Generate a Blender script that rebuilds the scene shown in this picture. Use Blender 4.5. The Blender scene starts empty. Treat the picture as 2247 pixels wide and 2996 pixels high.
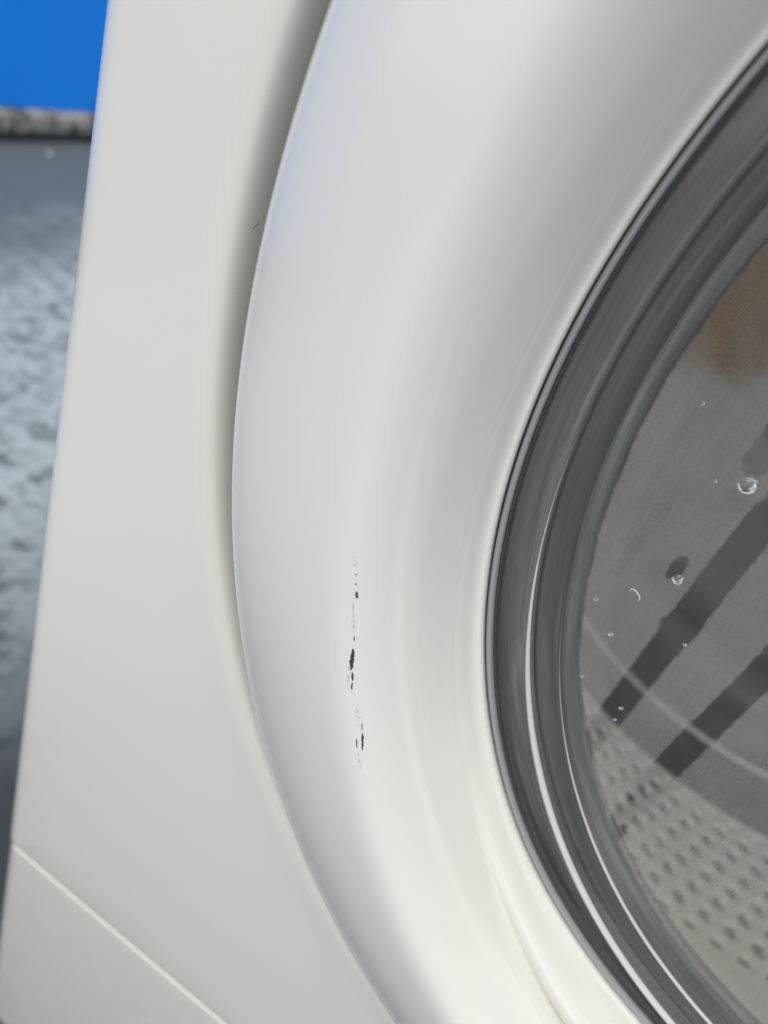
import bpy, math, random
from mathutils import Vector, Matrix, noise

sc = bpy.context.scene
ZC = 0.530                      # height of the door's centre above the ground (m)
random.seed(7)

# ------------------------------------------------------------------ camera
cd = bpy.data.cameras.new("camera")
cam = bpy.data.objects.new("camera", cd)
sc.collection.objects.link(cam)
RIGHT = Vector((0.83272, 0.42697, 0.35253))
DOWN = Vector((0.51807, -0.37612, -0.76820))
FWD = Vector((-0.19541, 0.82233, -0.53440))
M3 = Matrix((RIGHT, -DOWN, -FWD)).transposed()
cam.matrix_world = Matrix.Translation((-0.16794, -0.12412, ZC + 0.02544)) @ M3.to_4x4()
cd.sensor_fit = 'VERTICAL'
cd.sensor_height = 24.0
cd.lens = 1995.47 / 2996 * 24.0
cd.clip_start = 0.005
cd.clip_end = 500
cd.dof.use_dof = True
cd.dof.focus_distance = 0.152
cd.dof.aperture_fstop = 6.2
sc.camera = cam

# ------------------------------------------------------------------ sky, sun, exposure
SUN_EL, SUN_AZ = math.radians(60), math.radians(182)     # azimuth from +Y, clockwise
w = bpy.data.worlds.new("World"); sc.world = w; w.use_nodes = True
nt = w.node_tree
bg = nt.nodes["Background"]
sky = nt.nodes.new("ShaderNodeTexSky"); sky.sky_type = 'NISHITA'; sky.sun_disc = False
sky.sun_elevation = SUN_EL; sky.sun_rotation = SUN_AZ
sky.air_density = 1.0; sky.dust_density = 2.0
hs = nt.nodes.new("ShaderNodeHueSaturation"); hs.inputs['Saturation'].default_value = 0.74
nt.links.new(sky.outputs[0], hs.inputs['Color'])
tint = nt.nodes.new("ShaderNodeMix"); tint.data_type = 'RGBA'; tint.blend_type = 'MULTIPLY'
tint.inputs[0].default_value = 1.0; tint.inputs[7].default_value = (1.0, .97, .91, 1)      # the camera's white balance leans warm
nt.links.new(hs.outputs[0], tint.inputs[6])
nt.links.new(tint.outputs[2], bg.inputs['Color'])
bg.inputs['Strength'].default_value = 0.15
sd = bpy.data.lights.new("sun", 'SUN'); sd.energy = 1.0; sd.angle = math.radians(50); sd.color = (1, .94, .84)
sun = bpy.data.objects.new("sun", sd); sc.collection.objects.link(sun)
sdir = Vector((math.sin(SUN_AZ) * math.cos(SUN_EL), math.cos(SUN_AZ) * math.cos(SUN_EL), math.sin(SUN_EL)))
sun.rotation_euler = (-sdir).to_track_quat('-Z', 'Y').to_euler()
sc.view_settings.view_transform = 'Standard'
sc.view_settings.look = 'None'
sc.view_settings.exposure = 0.30
sc.view_settings.gamma = 1.0
sc.cycles.use_denoising = True
sc.cycles.use_adaptive_sampling = True
sc.cycles.adaptive_threshold = 0.015
sc.cycles.max_bounces = 8
sc.cycles.transparent_max_bounces = 12
sc.cycles.glossy_bounces = 4
sc.cycles.sample_clamp_indirect = 6

# ------------------------------------------------------------------ helpers
def tag(o, label=None, cat=None, group=None, kind=None):
    if label: o['label'] = label
    if cat: o['category'] = cat
    if group: o['group'] = group
    if kind: o['kind'] = kind
    return o

def W(x, z, h):                 # machine millimetres (h: towards the viewer) -> world metres
    return (x / 1000, -h / 1000, z / 1000 + ZC)

def mesh(name, verts, faces, mat, parent=None, smooth=True):
    me = bpy.data.meshes.new(name)
    me.from_pydata(verts, [], faces)
    me.update()
    if smooth:
        me.polygons.foreach_set('use_smooth', [True] * len(me.polygons))
    o = bpy.data.objects.new(name, me)
    sc.collection.objects.link(o)
    if mat: me.materials.append(mat)
    if parent: o.parent = parent
    return o

def spline(pts, n=5):           # Catmull-Rom through 2-D control points
    out = []
    m = len(pts)
    for i in range(m - 1):
        p0 = pts[max(i - 1, 0)]; p1 = pts[i]; p2 = pts[i + 1]; p3 = pts[min(i + 2, m - 1)]
        for k in range(n):
            t = k / n
            out.append(tuple(0.5 * (2 * p1[j] + (p2[j] - p0[j]) * t + (2 * p0[j] - 5 * p1[j] + 4 * p2[j] - p3[j]) * t * t
                       + (3 * p1[j] - p0[j] - 3 * p2[j] + p3[j]) * t ** 3) for j in (0, 1)))
    out.append(tuple(pts[-1]))
    return out

def angles():                   # fine where the photograph looks, coarser elsewhere
    a = []; t = 0.0
    while t < 359.999:
        a.append(t); t += 0.25 if 155 <= t < 285 else 2.5
    return a
ANG = angles()

def lathe(name, prof, mat, parent, closed=False):
    """prof: list of (r, h) or a function of the angle in degrees that gives one"""
    v = []; f = []; n = None
    for a in ANG:
        p = prof(a) if callable(prof) else prof
        n = len(p); c, s = math.cos(math.radians(a)), math.sin(math.radians(a))
        v += [W(r * c, r * s, h) for r, h in p]
    m = len(ANG)
    for i in range(m):
        j = (i + 1) % m
        for k in range(n - 1 + (1 if closed else 0)):
            k2 = (k + 1) % n
            f.append((i * n + k, i * n + k2, j * n + k2, j * n + k))
    return mesh(name, v, f, mat, parent)

def box(name, lo, hi, mat, parent=None, bev=0.0):
    import bmesh
    bm = bmesh.new()
    bmesh.ops.create_cube(bm, size=1)
    for q in bm.verts:
        q.co = Vector([lo[i] + (q.co[i] + .5) * (hi[i] - lo[i]) for i in range(3)])
    if bev: bmesh.ops.bevel(bm, geom=bm.edges[:], offset=bev, segments=3, affect='EDGES', profile=.5)
    me = bpy.data.meshes.new(name); bm.to_mesh(me); bm.free()
    me.materials.append(mat)
    o = bpy.data.objects.new(name, me); sc.collection.objects.link(o)
    if parent: o.parent = parent
    return o

class Mat:
    def __init__(s, name):
        s.m = bpy.data.materials.new(name); s.m.use_nodes = True
        s.t = s.m.node_tree; s.b = s.t.nodes["Principled BSDF"]; s.out = s.t.nodes["Material Output"]
    def n(s, typ, **kw):
        q = s.t.nodes.new(typ)
        for k, v in kw.items():
            if k in q.inputs: q.inputs[k].default_value = v
            else: setattr(q, k, v)
        return q
    def l(s, a, b): s.t.links.new(a, b)
    def set(s, **kw):
        for k, v in kw.items(): s.b.inputs[k.replace('_', ' ')].default_value = v
        return s
    def coords(s): return s.n("ShaderNodeTexCoord").outputs['Object']
    def noise(s, scale, detail=4, rough=.55, vec=None, dist=0):
        q = s.n("ShaderNodeTexNoise", Scale=scale, Detail=detail, Roughness=rough, Distortion=dist)
        s.l(vec or s.coords(), q.inputs['Vector']); return q.outputs['Fac']
    def ramp(s, src, stops):
        q = s.n("ShaderNodeValToRGB"); e = q.color_ramp.elements
        while len(e) < len(stops): e.new(.5)
        for k, (p, c) in enumerate(stops):
            e[k].position = p; e[k].color = (*c, 1) if not isinstance(c, (int, float)) else (c, c, c, 1)
        s.l(src, q.inputs[0]); return q.outputs[0]
    def mix(s, fac, a, b):
        q = s.n("ShaderNodeMix", data_type='RGBA')
        for sock, v in ((q.inputs[0], fac), (q.inputs[6], a), (q.inputs[7], b)):
            if isinstance(v, (int, float)): sock.default_value = v
            elif isinstance(v, tuple): sock.default_value = (*v, 1)
            else: s.l(v, sock)
        return q.outputs[2]
    def math(s, op, a, b=0.0):
        q = s.n("ShaderNodeMath", operation=op)
        for k, v in ((0, a), (1, b)):
            if isinstance(v, (int, float)): q.inputs[k].default_value = v
            else: s.l(v, q.inputs[k])
        return q.outputs[0]
    def bump(s, src, strength, dist):
        q = s.n("ShaderNodeBump", Strength=strength, Distance=dist)
        s.l(src, q.inputs['Height']); s.l(q.outputs[0], s.b.inputs['Normal'])

def paint(name, col, rough, peel, dusty=.06):
    m = Mat(name).set(Roughness=rough, Coat_Weight=.8, Coat_Roughness=.12, Coat_IOR=1.5)
    c = m.coords()
    blot = m.noise(14, 3, .5, c)
    c1 = m.mix(m.ramp(blot, [(.25, 0.0), (.85, dusty)]), col, (col[0] * .80, col[1] * .785, col[2] * .72))
    # sparse specks of dirt
    v = m.n("ShaderNodeTexVoronoi", Scale=95.0); m.l(c, v.inputs['Vector'])
    near = m.math('LESS_THAN', v.outputs['Distance'], .035)
    sepc = m.n("ShaderNodeSeparateColor"); m.l(v.outputs['Color'], sepc.inputs[0])
    some = m.math('GREATER_THAN', sepc.outputs[0], .82)
    c2 = m.mix(m.math('MULTIPLY', m.math('MULTIPLY', near, some), .55), c1, (.13, .12, .10))
    m.l(c2, m.b.inputs['Base Color'])
    m.l(m.ramp(m.noise(21, 5, .62, c, .6), [(.35, .11), (.7, .26)]), m.b.inputs['Coat Roughness'])      # faint smears in the gloss
    return m.m

ENAMEL = paint("white_enamel", (.80, .783, .715), .2, 1.0)
PLASTIC = paint("white_plastic", (.80, .785, .730), .17, .35, .04)
DARKPL = Mat("dark_grey_plastic").set(Base_Color=(.055, .06, .062, 1), Roughness=.32).m
def frame_mat(name, k):  # rings of grey noise imitate streaked reflections in the glass border
    m = Mat(name).set(Roughness=.28)
    sp = m.n("ShaderNodeSeparateXYZ"); m.l(m.coords(), sp.inputs[0])
    zz = m.math('SUBTRACT', sp.outputs[2], ZC)
    rad = m.math('SQRT', m.math('ADD', m.math('MULTIPLY', sp.outputs[0], sp.outputs[0]), m.math('MULTIPLY', zz, zz)))
    cb = m.n("ShaderNodeCombineXYZ"); m.l(m.math('MULTIPLY', rad, 330), cb.inputs[0]); m.l(m.math('MULTIPLY', zz, 9), cb.inputs[1]); m.l(m.math('MULTIPLY', sp.outputs[0], 9), cb.inputs[2])
    m.l(m.ramp(m.noise(1.0, 5, .65, cb.outputs[0], .8), [(.30, (.075 * k, .075 * k, .073 * k)), (.5, (.14 * k, .14 * k, .137 * k)), (.70, (.27 * k, .27 * k, .265 * k))]), m.b.inputs['Base Color'])
    return m.m
FRAMEG = frame_mat("frame_grey", 1.0)
SEALG = frame_mat("seal_grey", .55)
HIGHLIGHT = Mat("pale_highlight").set(Base_Color=(.62, .615, .61, 1), Roughness=.12, IOR=1.6).m
RIM = Mat("rim_grey").set(Base_Color=(.32, .32, .322, 1), Roughness=.25).m
RUBBER = Mat("grey_rubber").set(Base_Color=(.11, .112, .11, 1), Roughness=.5).m
CHIP = Mat("black_scuff").set(Base_Color=(.035, .034, .036, 1), Roughness=.6).m
def smear_mat():
    m = Mat("grey_smear").set(Base_Color=(.16, .16, .16, 1), Roughness=.6)
    mp = m.n("ShaderNodeMapping"); mp.inputs['Scale'].default_value = (5200, 1500, 1500); m.l(m.coords(), mp.inputs['Vector'])
    m.l(m.ramp(m.noise(1.0, 3, .6, mp.outputs[0]), [(.50, 0), (.68, .55)]), m.b.inputs['Alpha'])
    return m.m
SMEAR = smear_mat()
STEEL = Mat("drum_steel").set(Base_Color=(.88, .87, .84, 1), Metallic=.1, Roughness=.5).m
RINGM = Mat("polished_seam").set(Base_Color=(.5, .49, .47, 1), Metallic=.8, Roughness=.4).m
HOLE = Mat("drum_hole_dark").set(Base_Color=(.10, .10, .098, 1), Roughness=.8).m
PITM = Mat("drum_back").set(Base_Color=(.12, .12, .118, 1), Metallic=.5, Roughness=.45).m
LINT = Mat("lint").set(Base_Color=(.05, .05, .05, 1), Roughness=.8).m
LINTW = Mat("pale_lint").set(Base_Color=(.75, .75, .72, 1), Roughness=.6).m

def glass_mat():
    m = Mat("door_glass")
    lw = m.n("ShaderNodeLayerWeight", Blend=.5)
    fr = m.math('ADD', m.math('MULTIPLY', m.math('POWER', lw.outputs['Facing'], 5.0), .96), .04)   # Schlick, alike from both sides
    g = m.n("ShaderNodeBsdfGlossy", Roughness=.02); g.inputs['Color'].default_value = (1, 1, 1, 1)
    t = m.n("ShaderNodeBsdfTransparent"); t.inputs['Color'].default_value = (.95, .96, .955, 1)
    x = m.n("ShaderNodeMixShader")
    m.l(fr, x.inputs[0]); m.l(t.outputs[0], x.inputs[1]); m.l(g.outputs[0], x.inputs[2])
    m.l(x.outputs[0], m.out.inputs['Surface'])
    return m.m
GLASS = glass_mat()

def film_mat():
    m = Mat("dried_film")
    at = m.n("ShaderNodeAttribute"); at.attribute_name = "film_amount"
    sep = m.n("ShaderNodeSeparateColor"); m.l(at.outputs['Color'], sep.inputs[0])
    c = m.coords()
    grain = m.ramp(m.noise(2600, 3, .6, c), [(.3, .80), (.7, 1.0)])
    cloud = m.ramp(m.noise(22, 4, .55, c), [(.25, .82), (.8, 1.0)])
    den = m.math('MULTIPLY', m.math('MULTIPLY', sep.outputs[0], grain), cloud)
    d = m.n("ShaderNodeBsdfDiffuse", Roughness=.3)
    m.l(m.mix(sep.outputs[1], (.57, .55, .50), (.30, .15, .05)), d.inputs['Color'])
    tl = m.n("ShaderNodeBsdfTranslucent"); tl.inputs['Color'].default_value = (.5, .5, .47, 1)
    a = m.n("ShaderNodeMixShader", Fac=.25); m.l(d.outputs[0], a.inputs[1]); m.l(tl.outputs[0], a.inputs[2])
    t = m.n("ShaderNodeBsdfTransparent")
    x = m.n("ShaderNodeMixShader")
    m.l(den, x.inputs[0]); m.l(t.outputs[0], x.inputs[1]); m.l(a.outputs[0], x.inputs[2])
    m.l(x.outputs[0], m.out.inputs['Surface'])
    return m.m
FILM = film_mat()
WATER = Mat("water").set(Base_Color=(1, 1, 1, 1), Roughness=.0, IOR=1.33, Transmission_Weight=1.0).m

# ------------------------------------------------------------------ ground
def ground_mat():
    m = Mat("wet_concrete").set(Roughness=.6)
    c = m.coords()
    sep = m.n("ShaderNodeSeparateXYZ"); m.l(c, sep.inputs[0])
    wob = m.math('MULTIPLY', m.math('SUBTRACT', m.noise(3.0, 5, .6, c), .5), .7)
    zone = m.ramp(m.math('ADD', m.math('ADD', sep.outputs[0], wob), 2.0), [(.62, 0), (.88, 1)])   # pale crust stops short of the kerb
    crust = m.ramp(m.noise(27, 7, .72, c, .5), [(.37, 0), (.53, 1)])
    base = m.mix(m.noise(9, 6, .6, c), (.128, .155, .155), (.16, .192, .19))
    pale = m.mix(m.noise(60, 5, .6, c), (.30, .36, .36), (.60, .665, .66))
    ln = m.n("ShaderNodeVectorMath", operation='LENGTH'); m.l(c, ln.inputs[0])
    near = m.ramp(m.math('ADD', ln.outputs['Value'], m.math('MULTIPLY', wob, .35)), [(.42, 0), (.78, 1)])      # concrete darkened round the machine's foot so its lower front stays dimmer
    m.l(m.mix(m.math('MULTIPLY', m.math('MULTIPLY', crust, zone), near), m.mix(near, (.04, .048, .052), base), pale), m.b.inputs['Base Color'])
    m.bump(m.noise(70, 6, .6, c), .5, .004)
    return m.m
GR = ground_mat()
S = 60.0
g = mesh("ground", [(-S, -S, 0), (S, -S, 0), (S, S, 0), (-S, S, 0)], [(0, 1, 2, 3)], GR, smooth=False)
tag(g, "grey-blue concrete ground with pale blotches", None, kind="structure")

# ------------------------------------------------------------------ washing machine
wm = bpy.data.objects.new("washing_machine", None)
sc.collection.objects.link(wm); wm.location = (0, 0, 0)
tag(wm, "white front-loading washing machine with round glass door, filling the picture", "washing machine")

# --- front panel: dished round the door, rolled edges at the sides
XE, ZB, ZT = 296.0, -311.5, 262.0
rec = spline([(249.4, -46), (249.5, -34), (249.6, -24), (249.75, -16), (250.0, -10.5), (250.45, -6.4), (251.2, -3.4), (252.4, -1.5), (254.2, -.55), (256.2, -.08)], 4) + [(256.8, 0), (259, 0), (262, 0)]
def rect_hit(a, x1, z0, z1):
    c, s = math.cos(math.radians(a)), math.sin(math.radians(a))
    best = 1e9; n = None
    for d, lim, nn in ((c, x1, (1, 0)), (-c, x1, (-1, 0)), (s, z1, (0, 1)), (-s, -z0, (0, -1))):
        if d > 1e-6 and lim / d < best: best = lim / d; n = nn
    return best, n
def build_front():
    RS, RB = 9.0, 1.4                     # edge radii: sides, bottom and top
    x1, z0, z1 = XE - RS, ZB + RB, ZT - RB
    ang = sorted(set([round(a, 3) for a in ANG] + [math.degrees(math.atan2(z, x)) % 360 for x in (-x1, x1) for z in (z0, z1)]))
    v = []; f = []; n = None
    FK = [i * 90 / 8 for i in range(1, 9)]
    for a in ang:
        c, s = math.cos(math.radians(a)), math.sin(math.radians(a))
        row = [W(r * c, r * s, h) for r, h in rec]
        R, nn = rect_hit(a, x1, z0, z1)
        r0 = min(262.0, R - .3)
        row = [W(min(r, r0) * c, min(r, r0) * s, h) for r, h in rec]
        for k in range(1, 7):
            r = r0 + (R - r0) * k / 6
            row.append(W(r * c, r * s, 0))
        px, pz = R * c, R * s
        ox = RS * (1 if px > x1 - .01 else -1 if px < -x1 + .01 else 0)
        oz = RB * (1 if pz > z1 - .01 else -1 if pz < z0 + .01 else 0)
        dep = RS if ox else RB
        for t in FK:
            sa, ca = math.sin(math.radians(t)), math.cos(math.radians(t))
            row.append(W(px + ox * sa, pz + oz * sa, -dep * (1 - ca)))
        row.append(W(px + ox, pz + oz, -dep - 18))
        n = len(row); v += row
    m = len(ang)
    for i in range(m):
        j = (i + 1) % m
        for k in range(n - 1):
            f.append((i * n + k, j * n + k, j * n + k + 1, i * n + k + 1))
    return mesh("front_panel", v, f, ENAMEL, wm)
build_front()

def panel_strip(name, x0, x1, z0, z1, h, rs, rt, mat, parent, back=-40):
    """a pressed sheet: flat face with rolled sides (rs) and rolled top and bottom (rt)"""
    us = [(-1, t) for t in range(9)]
    def prof(lo, hi, r):
        out = []
        for k in range(9):
            t = math.radians(90 - k * 90 / 8); out.append((lo + r - r * math.sin(t), r - r * math.cos(t)))
        for k in range(1, 24): out.append((lo + r + (hi - lo - 2 * r) * k / 24, 0))
        for k in range(9):
            t = math.radians(k * 90 / 8); out.append((hi - r + r * math.sin(t), r - r * math.cos(t)))
        return out
    px, pz = prof(x0, x1, rs), prof(z0, z1, rt)
    px = [(x0, -back)] + px + [(x1, -back)]
    pz = [(z0, 12)] + pz + [(z1, 12)]
    v = [W(x, z, h - max(dx, dz)) for x, dx in px for z, dz in pz]
    n = len(pz)
    f = [(i * n + k, (i + 1) * n + k, (i + 1) * n + k + 1, i * n + k + 1) for i in range(len(px) - 1) for k in range(n - 1)]
    return mesh(name, v, f, mat, parent)
panel_strip("kick_plate", -295.2, 295.2, -512, -312.1, .08, 9, .4, ENAMEL, wm)
cp = panel_strip("control_panel", -296, 296, 263.5, 376, 3.0, 9, 4, PLASTIC, wm)
o = box("cabinet", W(-295.5, -512, -27.5), W(295.5, 376, -560), ENAMEL, wm)
# open the cabinet's front so that the drum is inside a shell
import bmesh
bm = bmesh.new(); bm.from_mesh(o.data)
bmesh.ops.delete(bm, geom=[q for q in bm.faces if q.normal.y < -.9], context='FACES'); bm.to_mesh(o.data); bm.free()
box("worktop", W(-297.5, 376.5, 2), W(297.5, 400, -565), ENAMEL, wm, .004)
for sx in (-250, 250):
    for dy in (-60, -510):
        v = []; f = []; N = 20
        for z, r in ((-530, 20), (-524, 20), (-521, 17), (-518, 9), (-511, 9)):
            v += [W(sx + r * math.cos(2 * math.pi * k / N), z, dy + r * math.sin(2 * math.pi * k / N)) for k in range(N)]
        f = [(i * N + k, i * N + (k + 1) % N, (i + 1) * N + (k + 1) % N, (i + 1) * N + k) for i in range(4) for k in range(N)] + [tuple(range(N))]
        mesh("foot", v, f, DARKPL, wm)
dr = panel_strip("detergent_drawer", -280, -70, 275, 365, 6, 3, 3, PLASTIC, wm, back=-10)
v = []; f = []; N = 48
for r, h in ((27, 3), (27, 12), (25, 18), (22, 20), (0.01, 20)):
    v += [W(150 + r * math.cos(2 * math.pi * k / N), 320 + r * math.sin(2 * math.pi * k / N), h) for k in range(N)]
f = [(i * N + k, i * N + (k + 1) % N, (i + 1) * N + (k + 1) % N, (i + 1) * N + k) for i in range(4) for k in range(N)]
mesh("programme_dial", v, f, PLASTIC, wm)

# --- door
def sm(t): t = max(0, min(1, t)); return t * t * (3 - 2 * t)
def SH(a):                      # how far the lip and the rim move inwards near the bottom of the door
    return 6.0 * (sm((a - 220) / 44) if a < 270 else sm((320 - a) / 44))
def ring_prof(a):
    """outer rim, gently domed face, crest, funnel; towards the bottom the funnel ends in a ledge"""
    k = sm((a - 214) / 34) if a < 270 else sm((326 - a) / 34)
    A = [(228, -14), (234, -11), (237.6, -6), (239.4, 0), (239.9, 4), (239.4, 8.0), (237.6, 11.2), (234.4, 13.9), (228, 17.0), (219, 19.8), (210, 21.4), (204.6, 21.7),
         (200.9, 20.7), (197.5, 18.1), (194.3, 14.0), (191.5, 9.2), (189.1, 3.6)]
    out = spline(A, 4)
    lerp = lambda p, q: (p[0] + (q[0] - p[0]) * k, p[1] + (q[1] - p[1]) * k)
    if k > 0:
        out = [(r + k * 2.4 * sm((202 - r) / 13), h + k * .8 * sm((202 - r) / 13)) if i > 44 else (r, h) for i, (r, h) in enumerate(out)]
    cr = lerp((186.9, -2.0), (191.2, -.6))
    x0 = out[-1]
    for t in (.34, .67, .96, 1): out.append((x0[0] + (cr[0] - x0[0]) * t, x0[1] + (cr[1] - x0[1]) * t))
    sh = SH(a)
    led = lerp((186.5, -3.1), (190.5, .3))
    tail = [cr, led, lerp((185.9, -4.6), (188.2 - .2 * sh, 2.6)), lerp((185.3, -6.3), (186.0 - .4 * sh, 3.3)), lerp((184.7, -8.0), (184.7 - .6 * sh, 1.6)), lerp((184.1, -9.4), (183.9 - .8 * sh, -2.4)),
            lerp((183.5, -10.4), (183.3 - sh, -7.0 + .1 * sh)), (182.9 - sh, -10.8 + .22 * sh), (182.4 - sh, -12.6 + .3 * sh), (182.5 - sh, -18)]
    out += spline(tail, 4)[1:]
    return out
door = lathe("door", ring_prof, PLASTIC, wm)

# seal line, glass rim, glass bowl
def shifted(p): return lambda a: [(r - SH(a), h + .18 * SH(a)) for r, h in p]
lathe("seal", shifted(spline([(182.7, -18), (182.5, -14.2), (182.3, -13.7), (182.1, -14.4), (182.05, -18)], 3)), DARKPL, door)
lathe("glass_rim", shifted(spline([(182.05, -17), (181.98, -13.4), (181.65, -12.5), (181.2, -12.25), (180.75, -12.6), (180.5, -14), (180.5, -17)], 4)), RIM, door)
lathe("seal", shifted(spline([(180.5, -18), (180.4, -14.5), (180.15, -14.0), (179.9, -14.6), (179.85, -18)], 3)), DARKPL, door)
def glass_end(r):
    P = [(0, -33), (60, -32), (120, -28), (150, -24), (163, -21)]
    for (a, b), (c, d) in zip(P, P[1:]):
        if r <= c: return b + (d - b) * (r - a) / (c - a)
    return -21
outer = spline([(180.2, -15.5), (179.6, -14.4), (178.2, -14.0), (175.4, -14.1), (173.4, -14.3), (171.4, -15.0), (169.4, -16.6), (167.4, -18.2), (165.2, -19.4), (162, -20.8), (157, -22.5)], 5)
outer += [(r, glass_end(r) + .0) for r in (154, 150, 145, 140, 130, 120, 105, 90, 75, 60, 40, 20, .02)]
gl = lathe("glass", outer, GLASS, door)
inner = spline([(178, -22), (175, -20.5), (171, -21.5), (168, -24.0), (164, -25.5), (158, -27)], 4) + [(r, glass_end(r) - 4) for r in (154, 150, 140, 130, 120, 105, 90, 75, 60, 40, 20, .02)]
lathe("inner_glass", inner, GLASS, door)
# dark frame behind the glass rim, streaked reflections painted into its grey
fr = [(182.3, -19.5), (180, -19.5), (177, -19.6), (174, -20.4), (171.5, -22), (169.5, -24.2), (167.5, -25.6), (165.5, -26.6), (163.6, -27), (162.2, -27.6), (161.4, -29), (162.4, -32)]
lathe("inner_frame", spline(fr, 4), FRAMEG, door)
# highlights on the glass, built as two pale strips widening towards the bottom
def highlight_strip(r0, h0, wd, ht, a0, a1):
    def prof(a):
        k = sm((a - a0) / (a1 - a0)) if a < 270 else sm((540 - a0 - a) / (a1 - a0))
        return [(r0 + wd * k * math.cos(math.pi * t / 10), h0 - .5 + (ht * k + .45 * k) * math.sin(math.pi * t / 10)) for t in range(11)]
    return prof
lathe("highlight_strip", highlight_strip(172.0, -14.6, .85, 1.1, 186, 222), HIGHLIGHT, door)
lathe("highlight_strip", highlight_strip(165.2, -19.3, .32, .55, 200, 236), HIGHLIGHT, door)
lathe("inner_seal", spline([(171.8, -21), (170.8, -20.2), (168.6, -21.6), (166.8, -22.8), (165.4, -24.8)], 4), SEALG, door)

# dried film of dust and limescale on the back of the glass, with clean runs where water has trickled
STREAKS = [((-127.3, -24), (-127.2, -39.5), 3.9, 3.8), ((-127.2, -39.5), (-126.6, -55.7), 3.8, 3.8), ((-126.6, -55.7), (-126.4, -69.6), 4.0, 3.4), ((-126.4, -69.6), (-126.0, -87), 3.4, 3.5), ((-126.0, -87), (-125.6, -104), 3.5, 2.6),
           ((-127.5, -8), (-127.3, -24), 3.2, 3.4), ((-136.8, -8), (-136.2, -15.5), 2.5, 2.8), ((-136.8, 12), (-136.8, -8), 1.6, 2.5),
           ((-105.9, -30), (-105.2, -61), 3.5, 3.5), ((-105.2, -61), (-106.3, -91), 3.6, 3.7), ((-106.3, -91), (-106, -128), 3.7, 2.8), ((-130.0, -58.6), (-129.0, -59), 1.3, 1.3), ((-123.6, -58.0), (-124, -59.5), 1.4, 1.4), ((-135.8, -43.2), (-135.6, -46.5), 1.7, 1.5)
           ]
FAINT = [((-146.2, -33), (-146.4, -53), 1.5, 1.1)]
def seg(px, pz, s):
    (ax, az), (bx, bz), ra, rb = s
    dx, dz = bx - ax, bz - az
    t = max(0, min(1, ((px - ax) * dx + (pz - az) * dz) / (dx * dx + dz * dz)))
    return math.hypot(px - ax - dx * t, pz - az - dz * t) - (ra + (rb - ra) * t)
def density(x, z):
    r = math.hypot(x, z); a = math.degrees(math.atan2(z, x)) % 360
    q = Vector((x * .16, z * .16, 0)); q2 = Vector((x * .55, z * .55, 3)); q3 = Vector((x * 1.7, z * 1.7, 9))
    n1, n2 = noise.noise(q), noise.noise(q2)
    n3 = noise.noise(q3)
    d = .58 + .03 * n1
    # ragged outer edge
    edge = 161.6 + .3 * n1 + .25 * n2 + .15 * n3
    d *= sm((edge - r) / .8)
    # vertical comb texture left by the runs
    comb = noise.noise(Vector((x * .9, z * .05, 5)))
    d *= 1 + .07 * comb
    # thins out towards the bottom of the glass
    low = sm((-84 - z + .28 * (x + 127) + 2 * n1) / 9)
    d *= 1 - .22 * low
    worst = 0.0
    for si, s in enumerate(STREAKS):
        e = seg(x, z, s)
        if e < 2:
            clean = 1 - sm((e + .36 * n2 + .22 * n3 + .3) / .7)
            clean *= (.5 if si in (5, 6) else .94) * (1 - .2 * sm((z + 52 + 4 * n1) / 10) * (1 if x < -115 else .5))  # upper runs stay hazier, imitating a bright reflection across them
            worst = max(worst, clean)
    d *= 1 - worst
    for s in FAINT:
        e = seg(x, z, s)
        if e < 2: d *= 1 - .12 * (1 - sm((e + .6 * n2) / .5)) * (1 if n3 > -.1 else .2)
    # brown reflection near the upper edge, painted into the film
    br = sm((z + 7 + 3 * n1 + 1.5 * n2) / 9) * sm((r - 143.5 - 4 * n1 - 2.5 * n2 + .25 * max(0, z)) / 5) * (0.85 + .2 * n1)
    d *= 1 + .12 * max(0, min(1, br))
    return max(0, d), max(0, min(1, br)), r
def build_film():
    v = []; f = []; col = []
    a0, a1, da = 158.0, 280.0, .2
    na = int((a1 - a0) / da) + 1
    rs = [162.5 - .42 * k for k in range(int(112 / .42))]
    for i in range(na):
        a = math.radians(a0 + i * da); c, s = math.cos(a), math.sin(a)
        for r in rs:
            x, z = r * c, r * s
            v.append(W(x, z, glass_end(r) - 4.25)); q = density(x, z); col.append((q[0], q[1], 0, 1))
    n = len(rs)
    f = [(i * n + k, i * n + k + 1, (i + 1) * n + k + 1, (i + 1) * n + k) for i in range(na - 1) for k in range(n - 1)]
    b0 = len(v); rs2 = [162.5 - 4 * k for k in range(29)]
    m2 = 60
    for i in range(m2 + 1):
        a = math.radians(a1 + (360 - (a1 - a0)) * i / m2)
        for r in rs2:
            v.append(W(r * math.cos(a), r * math.sin(a), glass_end(r) - 4.25)); col.append((.2 if r < 160 else 0, 0, 0, 1))
    n2 = len(rs2)
    f += [(b0 + i * n2 + k, b0 + i * n2 + k + 1, b0 + (i + 1) * n2 + k + 1, b0 + (i + 1) * n2 + k) for i in range(m2) for k in range(n2 - 1)]
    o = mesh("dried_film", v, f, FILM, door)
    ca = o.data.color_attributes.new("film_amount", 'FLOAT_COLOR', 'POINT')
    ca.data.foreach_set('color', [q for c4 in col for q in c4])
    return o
build_film()

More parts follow.
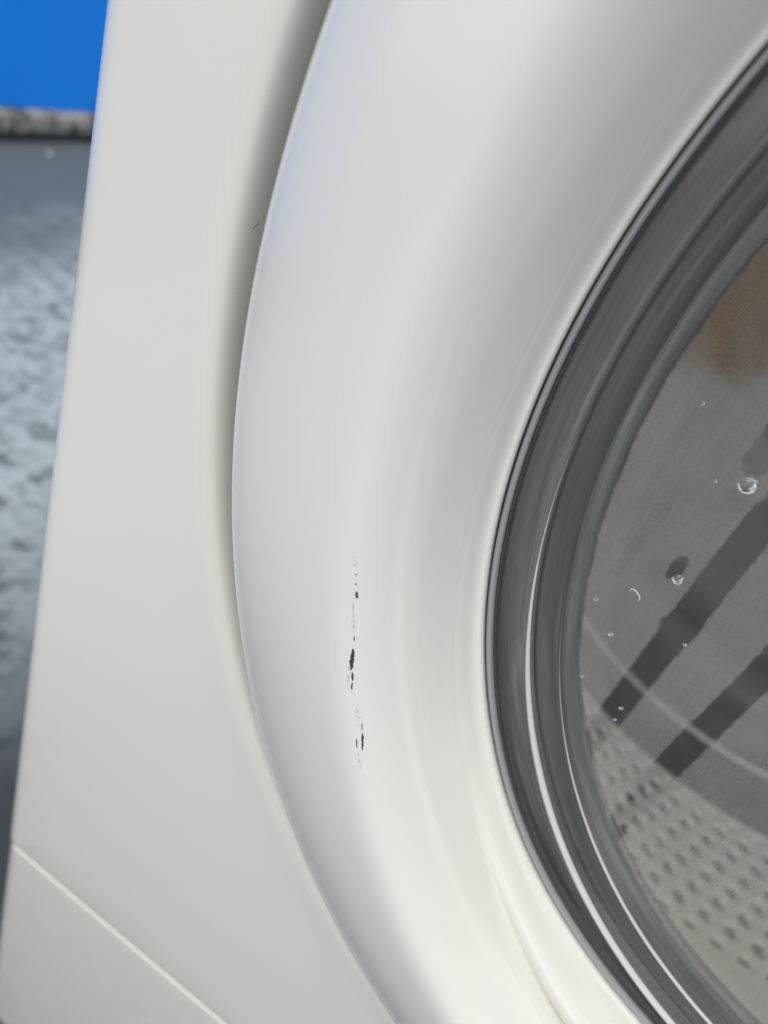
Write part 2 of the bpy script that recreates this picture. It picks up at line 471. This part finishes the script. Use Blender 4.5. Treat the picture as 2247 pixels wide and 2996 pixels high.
# black scuffs on the crest of the ring: thin flakes that follow its curve
def ring_h(r, a):
    p = ring_prof(a); best = None
    for (r0, h0), (r1, h1) in zip(p, p[1:]):
        if h0 > 5 and h1 > 5 and min(r0, r1) <= r <= max(r0, r1) and abs(r1 - r0) > 1e-6:
            best = h0 + (h1 - h0) * (r - r0) / (r1 - r0)
    return best
def scuff(x0, z0, x1, z1, wd, mat=CHIP, name="scuff_mark", seed=0):
    rnd = random.Random(seed); n = 14; v = []; f = []
    for i in range(n + 1):
        t = i / n
        x, z = x0 + (x1 - x0) * t, z0 + (z1 - z0) * t
        r = math.hypot(x, z); a = math.degrees(math.atan2(z, x)) % 360
        wv = .8 * wd * (.25 + .75 * math.sin(math.pi * min(1, max(0, t * .94 + .03))) ** .7) * rnd.uniform(.55, 1.15)
        of = rnd.uniform(-.12, .12) * wd
        for e in (-.5, .5):
            rr = r + of + e * wv
            c, s = math.cos(math.radians(a)), math.sin(math.radians(a))
            v.append(W(rr * c, rr * s, ring_h(rr, a) + .06))
    f = [(2 * i, 2 * i + 1, 2 * i + 3, 2 * i + 2) for i in range(n)]
    return mesh(name, v, f, mat, door, smooth=False)
for k, q in enumerate([(-186.3, -74.8, -184.6, -79.9, 1.05), (-184.2, -80.4, -183.3, -82.5, 0.6), (-183.2, -82.9, -182.8, -83.9, 0.38), (-183.1, -83.6, -182.5, -84.7, 0.38), (-190.9, -61.4, -190.2, -62.9, 0.68), (-191.7, -59.6, -191.5, -60.1, 0.38),
        (-192.5, -57.5, -192.2, -57.9, 0.3), (-187.3, -71.8, -186.8, -72.9, 0.38), (-176.1, -94.7, -174.1, -99.2, 0.68), (-176.6, -96.5, -175.4, -99.0, 0.38), (-177.3, -92.2, -176.4, -94.2, 0.23)]):
    scuff(*q, seed=k)
for k, q in enumerate([(-194.1, -54.0, -193.0, -56.2, 0.9), (-180.0, -88.5, -177.4, -93.3, 1.2), (-190.5, -63.8, -187.8, -70.9, 0.8), (-174.9, -99.6, -172.2, -104.3, 0.6), (-185.9, -76.7, -183.7, -84.6, 0.7)]):
    scuff(*q, SMEAR, "grey_scuff", 40 + k)

# --- rubber gasket and drum
gk = spline([(222, -38), (206, -36), (196, -40), (200, -48), (206, -54), (203, -60), (212, -66), (222, -70), (228, -64)], 4)
lathe("gasket", gk, RUBBER, wm)
def drum_wall():
    """cylinder along the machine's depth; honeycomb of dimples with a hole in each, as far as the plain band"""
    v = []; f = []
    y0, y1 = 74.0, 262.0
    RD = 240.0
    PX, PY = 13.4, 11.4
    def disp(a, y):
        if y > 203 or y < 122: return 0.0
        s = math.radians(a) * RD
        row = round((y - 90) / PY); best = 1e9
        for rr in (row - 1, row, row + 1):
            o = (rr % 2) * PX / 2
            cx = round((s - o) / PX) * PX + o
            best = min(best, math.hypot((s - cx), (y - 90 - rr * PY)))
        d = .5 * sm((6.6 - best) / 3.0)                  # shallow dimple
        if best < 4.2: d += 3 * sm((4.2 - best) / 2.0)     # drilled hole
        return d
    al = []; t = 0.0
    while t < 359.99:
        al.append(t); t += .2 if 234 <= t < 290 else 3.0
    fine = [74 + .9 * k for k in range(int((208 - 74) / .9) + 1)]
    ys = fine + [212, 225, 240, 256, 258.5, 260, 261, 262]
    for a in al:
        c, s = math.cos(math.radians(a)), math.sin(math.radians(a))
        for y in ys:
            r = RD + disp(a, y)
            v.append(W(r * c, r * s, -y))
    n = len(ys); m = len(al)
    f = [(i * n + k, i * n + k + 1, ((i + 1) % m) * n + k + 1, ((i + 1) % m) * n + k) for i in range(m) for k in range(n - 1)]
    o = mesh("drum", v, f, STEEL, wm)
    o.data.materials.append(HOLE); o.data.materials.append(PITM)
    for q in o.data.polygons:
        i, k = q.vertices[0] // n, q.vertices[0] % n
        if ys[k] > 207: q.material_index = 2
        elif disp(al[i] + .1, ys[k] + .45) > 2.0: q.material_index = 1
    return o
drum = drum_wall()
lathe("seam_ring", spline([(240, -254), (237.5, -255.5), (236.3, -258), (237.5, -260.5), (240, -262)], 4), RINGM, drum)
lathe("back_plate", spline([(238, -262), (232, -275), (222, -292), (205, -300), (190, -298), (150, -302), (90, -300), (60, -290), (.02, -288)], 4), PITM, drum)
lathe("front_flange", spline([(240, -74), (238, -71), (232, -69), (224, -70), (219, -74)], 3), STEEL, drum)

# ------------------------------------------------------------------ water droplets and lint
def droplet(x, z, rad, label, ell=1.0, mat=WATER):
    v = []; f = []; N, Mr = 28, 9
    r0 = math.hypot(x, z)
    for i in range(Mr + 1):
        t = i / Mr
        for k in range(N):
            b = 2 * math.pi * k / N
            px, pz = x + rad * t * math.cos(b), z + rad * ell * t * math.sin(b) - (.12 * rad * math.sin(b) * t)
            hh = rad * .62 * math.sqrt(max(0, 1 - t * t))
            rr = math.hypot(px, pz)
            v.append(W(px, pz, glass_end(rr) + .03 + hh))
    f = [(i * N + k, i * N + (k + 1) % N, (i + 1) * N + (k + 1) % N, (i + 1) * N + k) for i in range(1, Mr) for k in range(N)]
    f += [(0, N + k, N + (k + 1) % N) for k in range(N)]
    f += [tuple(Mr * N + k for k in range(N))[::-1]]
    o = mesh("water_droplet", v, f, mat)
    return tag(o, label, "droplet", "water droplets on the door glass")
DROPS = [(-135.7, -19.2, 2.1, "largest water droplet on the door glass, near the right edge of the picture", 1.05),
         (-134.9, -45.2, 1.3, "second largest water droplet, beside the upper part of the wide dark run", 1.1),
         (-147.1, -58.8, .62, "small water droplet left of the pale lint thread", 1.0),
         (-139.4, -65.6, .68, "small water droplet alone, left of the lumps on the wide dark run", 1.05),
         (-138.9, -79.7, .55, "small water droplet low on the glass, close to its left rim", 1.0),
         (-126.3, -83.0, .52, "upper of two tiny water droplets inside the dark run's lower end", 1.0),
         (-125.7, -86.8, .42, "lower of two tiny water droplets inside the dark run's lower end", 1.0),
         (-124.4, -58.9, .5, "tiny water droplet inside the lump on the wide dark run", 1.0),
         (-141.5, -21.3, .42, "tiny water droplet just left of the largest droplet", 1.0),
         (-152.7, -8.3, .45, "highest tiny water droplet, below the brown reflection painted on the glass", 1.0)]
for x, z, rad, lab, ell in DROPS: droplet(x, z, rad, lab, ell)

def fibre(name, pts, rad, mat, label):
    v = []; f = []; N = 6
    for i, p in enumerate(pts):
        p = Vector(p); d = (Vector(pts[min(i + 1, len(pts) - 1)]) - Vector(pts[max(i - 1, 0)])).normalized()
        u = d.cross(Vector((.3, .2, 1))).normalized(); q = d.cross(u)
        rr = rad * (1 if 0 < i < len(pts) - 1 else .5)
        for k in range(N):
            b = 2 * math.pi * k / N
            v.append(W(*(p + (u * math.cos(b) + q * math.sin(b)) * rr)))
    f = [(i * N + k, i * N + (k + 1) % N, (i + 1) * N + (k + 1) % N, (i + 1) * N + k) for i in range(len(pts) - 1) for k in range(N)]
    o = mesh(name, v, f, mat)
    return tag(o, label, "lint")
hg = glass_end(150) + .15
fibre("lint_thread", [(-141.9, -53.4, hg), (-141.8, -52.6, hg), (-141.2, -52.4, hg), (-140.3, -52.7, hg), (-139.4, -53.2, hg), (-138.9, -53.9, hg), (-139.1, -54.4, hg)], .13, LINTW, "pale curved thread of lint on the door glass")

for k, (x, z, h, lab) in enumerate([(-248.6, -13.8, -3.6, "dark curl of lint in the gap, against the upper door edge"), (-249.6, -30.0, -4.4, "thin dark hair in the gap, level with the middle of the door edge")]):
    rr = 1.0 - .15 * k
    fibre("lint_hair", [(x + rr * .5 * math.sin(t * 1.1 + k), z + rr * (1.2 - .5 * t), h + .25) for t in range(6)], .075 if k < 2 else .035, LINT, lab)

# ------------------------------------------------------------------ kerb and blue wall behind, on the left
KA = math.atan2(284, -42)                # the kerb's run on the ground
kerb = bpy.data.objects.new("stone_kerb", None); sc.collection.objects.link(kerb)
kerb.location = (-1.829, 1.257, 0); kerb.scale = (1.12,) * 3; kerb.rotation_euler = (0, 0, KA)
tag(kerb, "weathered beige and brown stone kerb along the foot of the blue wall", "kerb")
def kerb_mat():
    m = Mat("weathered_stone").set(Roughness=.9)
    c = m.coords()
    col = m.ramp(m.noise(16, 6, .65, c, .4), [(.36, (.05, .044, .036)), (.46, (.20, .18, .15)), (.56, (.52, .49, .42)), (.74, (.22, .205, .18))])
    m.l(col, m.b.inputs['Base Color']); m.bump(m.noise(60, 5, .6, c), .8, .006)
    return m.m
KM = kerb_mat()
def stone(x0, x1):
    v = []; f = []
    prof = [(0.03, .021), (.004, .0215), (.0, .024), (-.001, .04), (.0, .058), (.003, .0615), (.02, .062), (.08, .062), (.13, .061), (.13, .021)]
    N = 24; n = len(prof)
    for i in range(N + 1):
        x = x0 + (x1 - x0) * i / N
        for d, z in prof:
            q = noise.noise(Vector((x * 22, d * 25, z * 25))) * .004
            v.append((x, d + q, max(0.0, z + (q if z > .02 else 0))))
    f = [(i * n + k, (i + 1) * n + k, (i + 1) * n + (k + 1) % n, i * n + (k + 1) % n) for i in range(N) for k in range(n)]
    f += [tuple(range(n)), tuple(N * n + k for k in range(n))[::-1]]
    return mesh("kerb_stone", v, f, KM, kerb)
box("kerb_base", (-1.9, .006, 0), (2.7, .125, .0205), Mat("dark_kerb_base").set(Base_Color=(.05, .055, .06, 1), Roughness=.8).m, kerb, .002)  # dark strip set back under the kerb stones
x = -1.9
while x < 2.6:
    stone(x, x + .596); x += .6
def blue_mat():
    m = Mat("blue_paint").set(Roughness=.6, Specular_IOR_Level=.2)
    c = m.coords()
    m.l(m.mix(m.noise(5, 5, .6, c), (.004, .255, .90), (.006, .28, .95)), m.b.inputs['Base Color'])
    return m.m
BM = blue_mat()
bw = bpy.data.objects.new("blue_wall", None); sc.collection.objects.link(bw)
bw.location = (-1.829 - .989 * .03, 1.257 - .146 * .03, .0706); bw.scale = (1.12,) * 3
bw.rotation_euler = (math.radians(-17), 0, KA)         # the sheet leans back from the kerb
tag(bw, "bright blue painted sheet leaning back above the kerb at upper left", "wall")
box("wall_sheet", (-1.9, .006, .0), (2.7, .03, 1.07), BM, bw, .004)
box("top_rail", (-1.92, -.012, 1.071), (2.72, .05, 1.125), BM, bw, .006)

# small white pebble on the smooth strip in front of the kerb
bm = bmesh.new(); bmesh.ops.create_icosphere(bm, subdivisions=3, radius=.0055)
for q in bm.verts: q.co *= 1 + .35 * noise.noise(q.co * 160); q.co.z = q.co.z * .7 + .003
me = bpy.data.meshes.new("white_pebble"); bm.to_mesh(me); bm.free()
me.materials.append(Mat("pebble").set(Base_Color=(.85, .86, .87, 1), Roughness=.5).m)
pb = bpy.data.objects.new("white_pebble", me); sc.collection.objects.link(pb); pb.location = (-1.764, 1.353, 0)
tag(pb, "tiny white pebble on the ground just before the kerb", "pebble")
